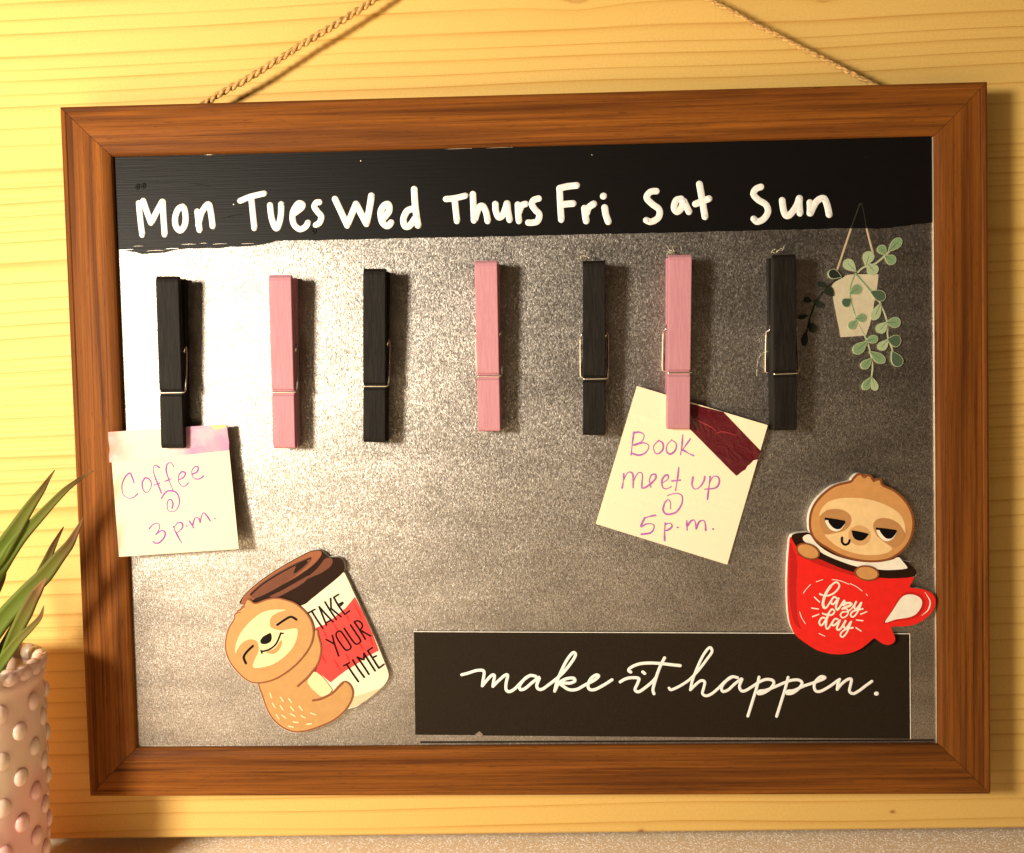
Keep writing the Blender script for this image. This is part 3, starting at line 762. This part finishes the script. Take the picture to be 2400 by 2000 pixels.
cup = a.done('takeaway_cup', s1, 'white takeaway cup with a red sleeve and brown lid')
a = Art(MT+.0001, ZI).fill([(915,768),(1000,735),(1090,665),(1180,592),(1262,492),(1330,620),(1420,820),(1475,970),(1380,1020),(1280,1090),(1180,1150),(1100,1210),(1045,1255),(980,1200),(900,1150),(900,800)], I_REDL, False)
for p in ([(1075,735),(1110,800),(1150,890)], [(985,800),(1010,850)], [(1180,640),(1215,710)], [(1255,560),(1300,640),(1320,690)], [(1180,1000),(1210,1060)], [(1080,1060),(1130,1140)], [(1300,900),(1330,960)], [(1390,850),(1420,920)], [(960,1000),(1000,1080)]):
    a.line(p, 16, I_RED, lambda t: .25+.75*math.sin(math.pi*t))
a.done('sleeve', cup)
a = Art(MT+.00012, ZI).fill(LID, I_LIDD, n=4)
a.fill([(250,560),(268,492),(345,415),(465,320),(605,230),(745,150),(855,96),(935,80),(965,95),(950,140),(880,215),(760,300),(640,370),(500,440),(380,500),(330,540)], I_LIDL, n=4)
a.fill([(325,472),(360,425),(440,358),(560,280),(700,205),(820,152),(872,142),(868,172),(828,222),(738,300),(640,368),(540,428),(440,478),(360,505)], I_LID, n=4)
a.fill([(712,285),(738,212),(830,168),(845,182),(800,228),(740,275)], I_LIDD, False)
a.line([(335,470),(430,385),(560,300),(700,222),(800,175),(868,145)], 14, I_LIDD)
a.fill([(830,330),(930,235),(1000,150),(1060,155),(1050,215),(960,280),(900,305)], I_LID, n=4)
a.fill([(500,490),(620,430),(760,350),(860,300),(800,370),(680,440),(580,490)], I_LID, n=4)
a.done('lid', cup)
def text(zoom, strokes, w, z, m, name, parent, label, hh=.00006, n=7, taper=None):
    bm = bmesh.new()
    for k, s in enumerate(strokes): add_stroke(bm, T(s, *zoom), w, z+.000003*k, hh, n=n, taper=taper)
    o = new_obj(name, bm, m, parent); o['label'] = label; return o
text(ZJ, [[(600,415),(655,385),(710,355)], [(660,390),(740,520),(850,680)], [(785,310),(840,450),(910,625)], [(785,310),(900,440),(1025,570)], [(895,590),(990,535)],
 [(885,230),(970,370),(1080,530)], [(980,170),(985,260),(990,350)], [(990,340),(1060,400),(1160,480)], [(1035,150),(1120,300),(1225,440)], [(1035,150),(1115,100)], [(1120,270),(1185,235)], [(1150,292),(1190,250)], [(1225,440),(1305,380)],
 [(905,870),(970,905),(1040,945)], [(1010,800),(1050,950),(1120,1150)], [(1110,880),(1075,800),(1090,745),(1150,730),(1230,830),(1315,960),(1325,1015),(1275,1050),(1220,1030),(1110,880)],
 [(1215,680),(1300,810),(1380,920),(1430,950),(1490,910),(1480,860),(1400,740),(1320,620)], [(1385,570),(1480,710),(1575,865)], [(1385,570),(1440,550),(1510,590),(1522,660),(1475,705)], [(1510,720),(1590,770),(1670,810)],
 [(1205,1320),(1305,1265)], [(1255,1295),(1350,1440),(1455,1590)], [(1360,1220),(1450,1370),(1555,1515)], [(1635,1465),(1540,1320),(1435,1170)], [(1435,1170),(1490,1195),(1550,1215)], [(1550,1215),(1552,1160),(1550,1105)], [(1550,1105),(1640,1250),(1740,1405)],
 [(1615,1060),(1710,1210),(1805,1360)], [(1615,1060),(1695,1010)], [(1700,1180),(1760,1150)], [(1805,1360),(1890,1295)]], 3.9, MT+.00026, I_BLK, 'lettering', cup, 'thin black capitals reading TAKE YOUR TIME')
a = Art(MT+.0004, ZI).fill(BODY, I_BROWN, n=4)
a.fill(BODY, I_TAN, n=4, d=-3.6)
a.fill([(840,1245),(870,1195),(908,1160),(970,1205),(1030,1280),(1056,1325),(1010,1368),(960,1380),(900,1330),(860,1290)], I_CREAM, n=4)
a.line([(905,1130),(840,1210),(755,1285)], 22, I_BROWN); a.line([(890,1415),(960,1400),(1060,1350),(1120,1290),(1150,1262)], 22, I_BROWN)
for x, y, r in ((512,1370,72),(612,1405,58),(685,1415,52),(540,1460,58),(610,1480,58),(705,1490,50),(780,1485,52),(890,1535,20),(710,1545,30),(800,1560,28),(575,1560,58),(630,1560,40),(735,1610,4),(855,1625,-8),(695,1650,12)):
    c, s_ = math.cos(math.radians(r))*22, math.sin(math.radians(r))*22
    a.line([(x-c, y-s_), (x+c, y+s_)], 13, I_CREAM)
body = a.done('sloth_body', s1)
a = Art(MT+.0008, ZI).fill(HEAD, I_BROWN, n=4)
a.fill(HEAD, I_TAN, n=4, d=-3.4)
for p in ([(195,640),(215,632),(240,628)], [(240,600),(262,590),(280,578)]): a.line(p, 9, I_BROWN)
head = a.done('sloth_head', s1)
a = Art(MT+.00092, ZI).fill([(195,1000),(200,920),(240,820),(320,720),(420,640),(520,608),(645,608),(580,630),(520,668),(505,720),(520,768),(600,790),(700,775),(748,778),(748,850),(710,940),(640,1020),(540,1090),(440,1120),(355,1120),(370,1050),(405,970),(390,890),(330,870),(260,900),(215,960)], I_CREAM, n=3)
a.fill([(470,985),(550,950),(600,880),(612,905),(590,960),(540,1000)], I_TAN, n=4); a.done('face_patch', head)
a = Art(MT+.00102, ZI).line([(570,742),(630,700),(690,670),(740,695)], 20, I_BLK); a.done('closed_eye', head)
a = Art(MT+.00102, ZI).line([(352,930),(300,980),(270,1030),(290,1085)], 20, I_BLK); a.done('closed_eye', head)
a = Art(MT+.00102, ZI).fill([(418,885),(440,850),(480,825),(510,815),(520,850),(510,890),(470,912),(430,910)], I_BLK, n=4); a.done('nose', head)
a = Art(MT+.00102, ZI).line([(430,980),(500,960),(560,910),(600,820)], 16, I_BLK).line([(425,970),(433,994)], 14, I_BLK).line([(600,815),(622,818)], 14, I_BLK); a.done('mouth', head)

# ------------------------------------------------------------------ sloth in a red mug
ZK = (1800, 1080, 3.6458); ZL = (1860, 1340, 8.75)
MUG = [(200,655),(185,720),(172,900),(168,1100),(175,1280),(195,1400),(240,1490),(330,1560),(430,1620),(560,1650),(680,1645),(780,1610),(850,1560),(905,1515),(935,1530),(980,1560),(1030,1572),(1075,1550),(1082,1510),(1055,1450),(1060,1415),(1200,1410),(1310,1370),(1400,1290),(1430,1200),(1400,1140),(1330,1105),(1250,1095),(1205,1080),(1225,1040),(1235,990),(1100,960),(940,900),(700,820),(450,720),(300,680)]
INSIDE = [(200,655),(230,625),(300,615),(360,620),(420,700),(1150,850),(1200,880),(1268,940),(1250,990),(1100,1005),(950,1000),(740,955),(600,910),(440,840),(300,790),(240,730)]
MILK = [(300,650),(355,630),(400,690),(480,760),(600,820),(760,860),(900,868),(1050,850),(1115,825),(1150,860),(1190,910),(1170,925),(1050,935),(940,930),(760,905),(620,860),(480,800),(380,730),(310,690)]
HEAD2 = [(365,620),(352,540),(360,450),(400,360),(470,280),(570,210),(700,175),(722,152),(760,115),(800,110),(830,122),(860,118),(885,130),(905,158),(940,153),(970,162),(985,205),(1080,250),(1170,330),(1230,430),(1250,530),(1235,640),(1190,730),(1120,800),(1030,850),(900,868),(760,855),(620,815),(500,750),(410,690)]
s2 = thing('sloth_magnet', 'sleepy sloth leaning out of a red mug magnet lettered lazy day', 'magnet', at(1980, 1530, STEEL), 'cut out sloth magnets')
M2 = STEEL+.0032
bm = bmesh.new()
for k, P in enumerate((MUG, INSIDE, HEAD2)): add_prism(bm, grow(smooth(T(P, *ZK), True, 3), .5), STEEL-.0001, M2-.0001-.00002*k)
new_obj('backing', bm, I_BACK, s2)
a = Art(M2, ZK).fill(MUG, I_RED, n=3, d=1)
a.fill([(192,700),(215,760),(250,860),(240,1100),(255,1350),(285,1440),(225,1385),(192,1250),(180,1100),(184,850)], I_REDD, n=3)
a.fill([(240,800),(330,845),(460,900),(600,945),(740,985),(720,950),(600,905),(440,838),(300,788)], I_REDD, n=3)
a.fill([(985,1392),(1050,1290),(1122,1170),(1178,1128),(1255,1128),(1330,1172),(1338,1245),(1285,1325),(1205,1358),(1090,1372)], I_REDD, n=3)
a.fill([(1000,1383),(1060,1290),(1130,1182),(1180,1147),(1250,1147),(1308,1182),(1313,1240),(1268,1308),(1200,1340),(1090,1357)], I_WHT, n=3)
a.line([(1345,1130),(1385,1200),(1372,1270),(1320,1320)], 12, I_WHT, lambda t: .2+.8*math.sin(math.pi*t))
mug = a.done('mug', s2, 'red mug with a cream handle hole')
a = Art(M2+.00022, ZK).fill(INSIDE, I_LIDD, n=2).fill(MILK, I_WHT, n=3); a.done('mug_rim', mug)
text(ZL, [[(430,525),(535,625)], [(370,748),(510,768)], [(390,925),(520,875)], [(1375,875),(1500,825)], [(1290,993),(1420,1008)], [(1280,1150),(1385,1220)]], 2.9, M2+.0002, I_WHT, 'ray_mark', mug, 'short white dashes around the lettering')
text(ZL, [[(200,445),(260,360),(350,265)], [(465,210),(600,165)], [(790,165),(900,175),(1020,210),(1140,260)], [(1160,245),(1290,310),(1410,400)], [(1490,460),(1515,495)], [(125,825),(170,950),(245,1070)], [(520,1268),(640,1325)]], 1.7, M2+.0002, I_WHT, 'circle_mark', mug, 'thin broken white circle around the lettering')
bm = bmesh.new()
for k, (s, w) in enumerate([([(540,460),(620,490),(720,490),(830,440),(910,360),(940,290),(910,230),(850,225),(760,300),(680,420),(620,560),(600,680),(640,750),(690,720),(760,610)], 4.2), ([(760,300),(680,420),(630,540),(605,660),(625,735)], 6.6),
 ([(880,540),(830,520),(780,590),(775,650),(820,665),(880,600),(920,550)], 4.6), ([(925,550),(890,650),(870,730),(900,785),(950,730),(1000,650),(1040,598)], 4.8), ([(1035,595),(1062,630),(1040,670)], 4.2),
 ([(1020,690),(1090,650),(1160,645),(1190,668),(1150,705),(1080,725),(1005,765)], 5.4), ([(1000,760),(1070,760),(1120,800),(1110,880),(1050,935),(990,940),(965,880),(1010,830),(1100,820),(1180,770),(1240,690)], 3.6),
 ([(1285,620),(1250,700),(1260,760),(1310,750),(1390,640)], 4.8), ([(1395,640),(1350,760),(1280,880),(1220,930),(1175,900),(1200,830),(1300,790),(1420,765)], 4.0),
 ([(640,950),(580,950),(530,1030),(550,1095),(590,1090),(650,1010),(720,880)], 4.4), ([(600,860),(680,885),(780,890),(840,830),(820,785),(780,775),(720,860),(680,980),(660,1100),(690,1175),(740,1130),(790,1050)], 4.2), ([(720,860),(680,980),(665,1090)], 5.8),
 ([(910,980),(850,970),(800,1040),(800,1100),(850,1090),(950,1000)], 4.4), ([(955,1000),(910,1100),(890,1170),(930,1195),(990,1140),(1060,1020)], 4.8), ([(1070,1010),(1030,1090),(1045,1150),(1090,1150),(1180,1030)], 4.8), ([(1185,1025),(1140,1150),(1080,1270),(1010,1340),(965,1310),(990,1240),(1080,1180),(1220,1150)], 4.0)]):
    add_stroke(bm, T(s, *ZL), w, M2+.0002+.000004*k, .00008, n=7)
o = new_obj('lettering', bm, I_WHT, mug); o['label'] = 'white brush script reading lazy day'
a = Art(M2+.0006, ZK).fill(HEAD2, I_BROWN, n=4, d=.6).fill(HEAD2, I_TAND, n=4, d=-4.6)
for p in ([(798,122),(822,148),(850,124)], [(882,150),(904,178),(930,160)]): a.line(p, 11, I_BROWN)
head = a.done('sloth_head', s2)
a = Art(M2+.00072, ZK).fill([(440,475),(460,410),(520,350),(620,322),(760,318),(900,340),(1030,390),(1120,450),(1165,530),(1172,620),(1130,550),(1060,503),(980,490),(920,510),(898,560),(930,640),(1000,700),(1062,750),(1010,790),(900,808),(780,800),(660,765),(560,710),(485,628),(560,620),(650,600),(705,545),(710,480),(660,430),(580,412),(500,425)], ink('print_face', (.84, .57, .27)), n=3)
a.fill([(440,482),(500,428),(580,414),(660,432),(708,482),(700,550),(650,598),(560,622),(485,628),(448,560)], ink('print_eye_patch', (.50, .245, .085)), n=3)
a.fill([(900,560),(922,512),(980,492),(1060,507),(1130,557),(1170,630),(1150,690),(1085,745),(1000,700),(932,640)], ink('print_eye_patch_b', (.50, .245, .085)), n=3)
a.fill(ellipse(782, 640, 96, 86, 10), ink('print_muzzle', (.66, .37, .15)), n=2)
a.done('face_patch', head)
for white, blk, lid in (([(500,505),(650,525),(640,570),(600,602),(550,597),(510,560)], [(522,506),(652,525),(640,560),(612,585),(572,582),(532,548)], [(492,497),(570,508),(650,522)]),
                        ([(938,585),(1090,602),(1080,650),(1040,684),(990,682),(945,637)], [(962,588),(1090,605),(1080,640),(1052,665),(1010,664),(972,627)], [(930,582),(1010,590),(1090,602)])):
    Art(M2+.00096, ZK).fill(white, I_WHT, n=3).fill(blk, I_BLK, n=3).line(lid, 20, I_BLK).done('half_closed_eye', head)
Art(M2+.00096, ZK).fill([(716,604),(732,597),(850,622),(852,640),(820,675),(780,684),(735,662)], I_BLK, n=3).done('nose', head)
Art(M2+.00096, ZK).line([(632,658),(632,695),(655,718),(685,708),(698,680)], 19, I_BLK).done('mouth', head)
for cx, cy, rr in ((342, 775, 22), (845, 962, 8)):
    Art(M2+.0009, ZK).fill(ellipse(cx, cy, 106, 66, rr), I_BROWN, n=2).fill(ellipse(cx, cy, 92, 53, rr), I_TAND, n=2).done('paw', s2)

# ------------------------------------------------------------------ hanging plant decal
ZH = (1860, 460, 3.646)
dec = thing('plant_decal', 'flat decal of a trailing green plant in a hanging beige pot', 'decal', at(2000, 915, STEEL))
DZ = STEEL+.0002
a = Art(DZ, ZH)
a.line([(370,640),(430,460),(490,280)], 17, I_STR).line([(490,280),(525,180),(560,85)], 9, I_STRD).line([(685,510),(655,400),(625,280)], 17, I_STR).line([(625,280),(608,180),(590,85)], 7, I_LFX).line([(565,72),(580,66)], 22, I_LFX)
a.done('hanger', dec)
Art(DZ+.00012, ZH).fill([(330,762),(355,728),(420,685),(470,672),(520,668),(620,668),(725,668),(722,720),(712,790),(690,900),(675,1000),(655,1090),(620,1190),(560,1195),(500,1200),(405,1205),(390,1120),(375,1050),(345,900)], I_POT, False).done('pot', dec)
a = Art(DZ+.0002, ZH)
a.line([(530,660),(600,740),(700,850),(760,960),(800,1080),(805,1200),(840,1300),(850,1340)], 15, I_RIM); a.line([(520,670),(485,780),(485,870),(520,1000),(560,1110),(620,1220),(655,1330),(675,1450),(665,1555)], 14, I_RIM)
a.line([(550,650),(600,608),(700,575),(790,500),(830,460)], 17, I_RIM); a.line([(430,685),(320,750),(220,860),(160,980),(125,1100),(105,1200)], 11, I_LFX)
a.line([(520,670),(485,780),(485,870),(520,1000)], 10, I_LF); a.line([(530,660),(600,740),(655,805)], 14, I_LF)
def tear(b, t, w, m, rim=True):
    b, t = Vector(b), Vector(t); d = t-b; nrm = Vector((-d.y, d.x)).normalized()
    P = [b+d*u+nrm*w*.5*v for u, v in ((0, .06), (.25, .55), (.5, .92), (.75, .95), (.93, .55), (1, 0), (.93, -.55), (.75, -.95), (.5, -.92), (.25, -.55), (0, -.06))]
    P = [(p.x, p.y) for p in P]
    if rim: a.fill(P, I_RIM, n=3, d=1.1); a.k -= .7
    a.fill(P, m, n=3); a.k -= .8
    a.line([tuple(b), tuple(b+d*.7)], 5, I_LFD if m is not I_LFX else I_LFX)
for b, t, w, m in (((530,640),(438,550),88,I_LFL),((620,590),(655,475),92,I_LFL),((635,580),(705,662),98,I_LFL),((785,500),(735,425),72,I_LF),((780,510),(868,565),82,I_LF),((815,470),(918,365),76,I_LF),
 ((482,835),(575,775),85,I_LF),((492,880),(422,930),78,I_LFD),((528,1050),(618,1035),72,I_LF),((540,1060),(478,1130),66,I_LF),((660,815),(782,872),88,I_LFD),((745,920),(680,1055),72,I_LFL),
 ((795,1080),(912,1078),88,I_LF),((798,1080),(722,1160),82,I_LFL),((805,1225),(915,1245),100,I_LFD),((808,1230),(735,1310),72,I_LFL),((845,1330),(912,1450),92,I_LFD),
 ((620,1240),(718,1212),66,I_LF),((625,1245),(520,1338),86,I_LF),((655,1330),(778,1418),78,I_LF),((662,1390),(588,1470),68,I_LF),((665,1550),(603,1652),62,I_LF),((668,1550),(706,1658),56,I_LFL)):
    tear(b, t, w, m)
for b, t, w in (((405,690),(303,650),78),((340,850),(278,785),72),((275,775),(215,740),44),((155,900),(98,878),52),((180,890),(252,950),46),((135,1080),(190,1162),68),((112,1150),(92,1280),48),((125,1020),(42,1042),36)):
    tear(b, t, w, I_LFX, b == (405, 690))
a.done('trailing_stem', dec)

# ------------------------------------------------------------------ potted plant at the left
PO = .036                                   # pot axis this far in front of the frame's face
pc = at(-98, 1556, PO); pe = at(80, 1556, PO)
RAD = (pe-pc).length; base = Vector((pc.x, pc.y, TZ))
H = pc.z-TZ
pot = thing('potted_plant', 'spiky green plant in a pink hobnail glass pot at the left', 'potted plant', base)
bm = bmesh.new()
prof = [(0, 0), (.80, 0), (.86, .012), (.90, .06), (.93, .25), (.95, .5), (.97, .75), (.965, .86), (.955, .90), (.985, .925), (.985, .945), (.965, .955), (.985, .975), (1.0, .993), (.985, 1.0), (.945, .992), (.90, .955), (.875, .90), (.86, .6), (.83, .08), (.1, .06)]
seg = 96; rows = []
for r, h in prof[1:]:
    rows.append([bm.verts.new(base+Vector((RAD*r*math.cos(2*math.pi*k/seg)*(1+.006*math.cos(48*math.pi*k/seg)*(h > .95)), RAD*r*math.sin(2*math.pi*k/seg), H*h))) for k in range(seg)])
for A, B in zip(rows, rows[1:]):
    for k in range(seg):
        f = bm.faces.new((A[k], A[(k+1) % seg], B[(k+1) % seg], B[k])); f.smooth = True
bm.faces.new(rows[0]); bm.faces.new(rows[-1])
per = .0180
for c in range(24):
    a0 = 2*math.pi*c/24
    h = H*.86-((c*.5) % 1)*per
    while h > .004:
        t = h/H; rr = RAD*(.93+.045*t)
        mtx = Matrix.Translation(base+Vector((rr*math.cos(a0), rr*math.sin(a0), h))) @ Matrix.Rotation(a0, 4, 'Z') @ Matrix.Diagonal((.0017, .0033, .0038, 1))
        r = bmesh.ops.create_icosphere(bm, subdivisions=2, radius=1, matrix=mtx)
        for v in r['verts']:
            for f in v.link_faces: f.smooth = True
        h -= per
# scalloped beads just under the lip
for c in range(26):
    a0 = 2*math.pi*(c+.5)/26
    mtx = Matrix.Translation(base+Vector((RAD*.922*math.cos(a0), RAD*.922*math.sin(a0), H*.974))) @ Matrix.Rotation(a0, 4, 'Z') @ Matrix.Diagonal((.0030, .0042, .0038, 1))
    r = bmesh.ops.create_icosphere(bm, subdivisions=2, radius=1, matrix=mtx)
    for v in r['verts']:
        for f in v.link_faces: f.smooth = True
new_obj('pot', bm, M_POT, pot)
bm = bmesh.new()
vs = [bm.verts.new(base+Vector((RAD*.872*math.cos(2*math.pi*k/32), RAD*.872*math.sin(2*math.pi*k/32), H*.90+.0006*noise.noise(Vector((k*.9, 0, 0)))))) for k in range(32)]
cv = bm.verts.new(base+Vector((0, 0, H*.92)))
for k in range(32): bm.faces.new((vs[k], vs[(k+1) % 32], cv))
new_obj('soil', bm, M_SOIL, pot)
ZM = (0, 1080, 3.646)
def blade(pts, outs, ws):
    """pts in the photo from root to tip, distance in front of the frame face at root and tip, widths in zoom pixels"""
    n0 = len(pts); P = smooth(pts, False, 8); N = len(P); bm = bmesh.new(); uvl = bm.loops.layers.uv.new('UVMap'); rows = []
    def wat(t):
        f = t*(n0-1); i = min(int(f), n0-2); return ws[i]+(ws[i+1]-ws[i])*(f-i)
    C = []
    for i, p in enumerate(P):
        t = i/(N-1); q = T([p], *ZM)[0]; C.append(at(q[0], q[1], outs[0]+(outs[1]-outs[0])*t**1.2))
    for i, c in enumerate(C):
        t = i/(N-1); d = (C[min(i+1, N-1)]-C[max(i-1, 0)]).normalized(); view = (camo.matrix_world.translation-c).normalized()
        s = d.cross(view).normalized(); nn = s.cross(d).normalized()
        if nn.dot(view) < 0: nn = -nn
        k = (camo.matrix_world.translation-c).length/FPX
        hw = max(.6, wat(t)/ZM[2]/2)*k
        rows.append([(bm.verts.new(c+s*hw*u+nn*hw*h), t, (u+1)/2) for u, h in ((-1, .18), (-.5, .0), (0, -.12), (.5, .02), (1, .2), (.6, -.25), (0, -.42), (-.6, -.25))])
    for A, B in zip(rows, rows[1:]):
        for k in range(8):
            q = (A[k], A[(k+1) % 8], B[(k+1) % 8], B[k]); f = bm.faces.new([v[0] for v in q]); f.smooth = True
            for lp, v in zip(f.loops, q): lp[uvl].uv = (v[1], v[2])
    bm.faces.new([v[0] for v in rows[-1]])
    new_obj('leaf_blade', bm, M_LEAF, pot)
blade([(-420, 1900), (-230, 1150), (0, 790), (110, 620), (250, 400), (350, 260), (410, 165), (468, 80)], (PO, .022), [120, 150, 130, 110, 78, 52, 28, 6])
blade([(-440, 1850), (-160, 1180), (-20, 960), (100, 760), (200, 630), (330, 490), (450, 360), (560, 250), (650, 180), (720, 130), (802, 86)], (PO, .016), [100, 120, 100, 100, 88, 72, 58, 46, 34, 22, 5])
blade([(-380, 1960), (-180, 1650), (-40, 1440), (80, 1290), (250, 1110), (380, 980), (500, 830), (590, 720), (650, 610), (715, 480)], (PO, .020), [90, 125, 135, 130, 125, 118, 92, 70, 44, 5])
blade([(-200, 1960), (100, 1500), (300, 1130), (350, 980), (400, 860), (460, 720), (545, 562)], (PO-.006, .016), [60, 90, 90, 80, 62, 42, 5])
blade([(-260, 2010), (-60, 1900), (40, 1680), (130, 1480), (220, 1300), (310, 1130), (400, 1000)], (PO+.006, .040), [60, 70, 68, 90, 100, 72, 8])
blade([(-300, 2060), (-140, 1920), (-40, 1790), (60, 1660), (160, 1530), (260, 1430), (340, 1340), (375, 1240)], (PO+.012, .044), [60, 80, 84, 76, 62, 50, 34, 5])
blade([(-420, 1950), (-420, 1400), (-300, 1000), (-180, 700)], (PO, .05), [90, 120, 90, 6])
blade([(-460, 1950), (-600, 1400), (-760, 1050), (-900, 800)], (PO, .05), [90, 120, 90, 6])
blade([(-440, 1980), (-250, 1500), (-90, 1180), (10, 1000), (60, 850)], (PO-.004, .030), [90, 110, 100, 60, 6])
blade([(-500, 2000), (-700, 1700), (-950, 1500), (-1150, 1420)], (PO+.01, .06), [80, 110, 80, 6])
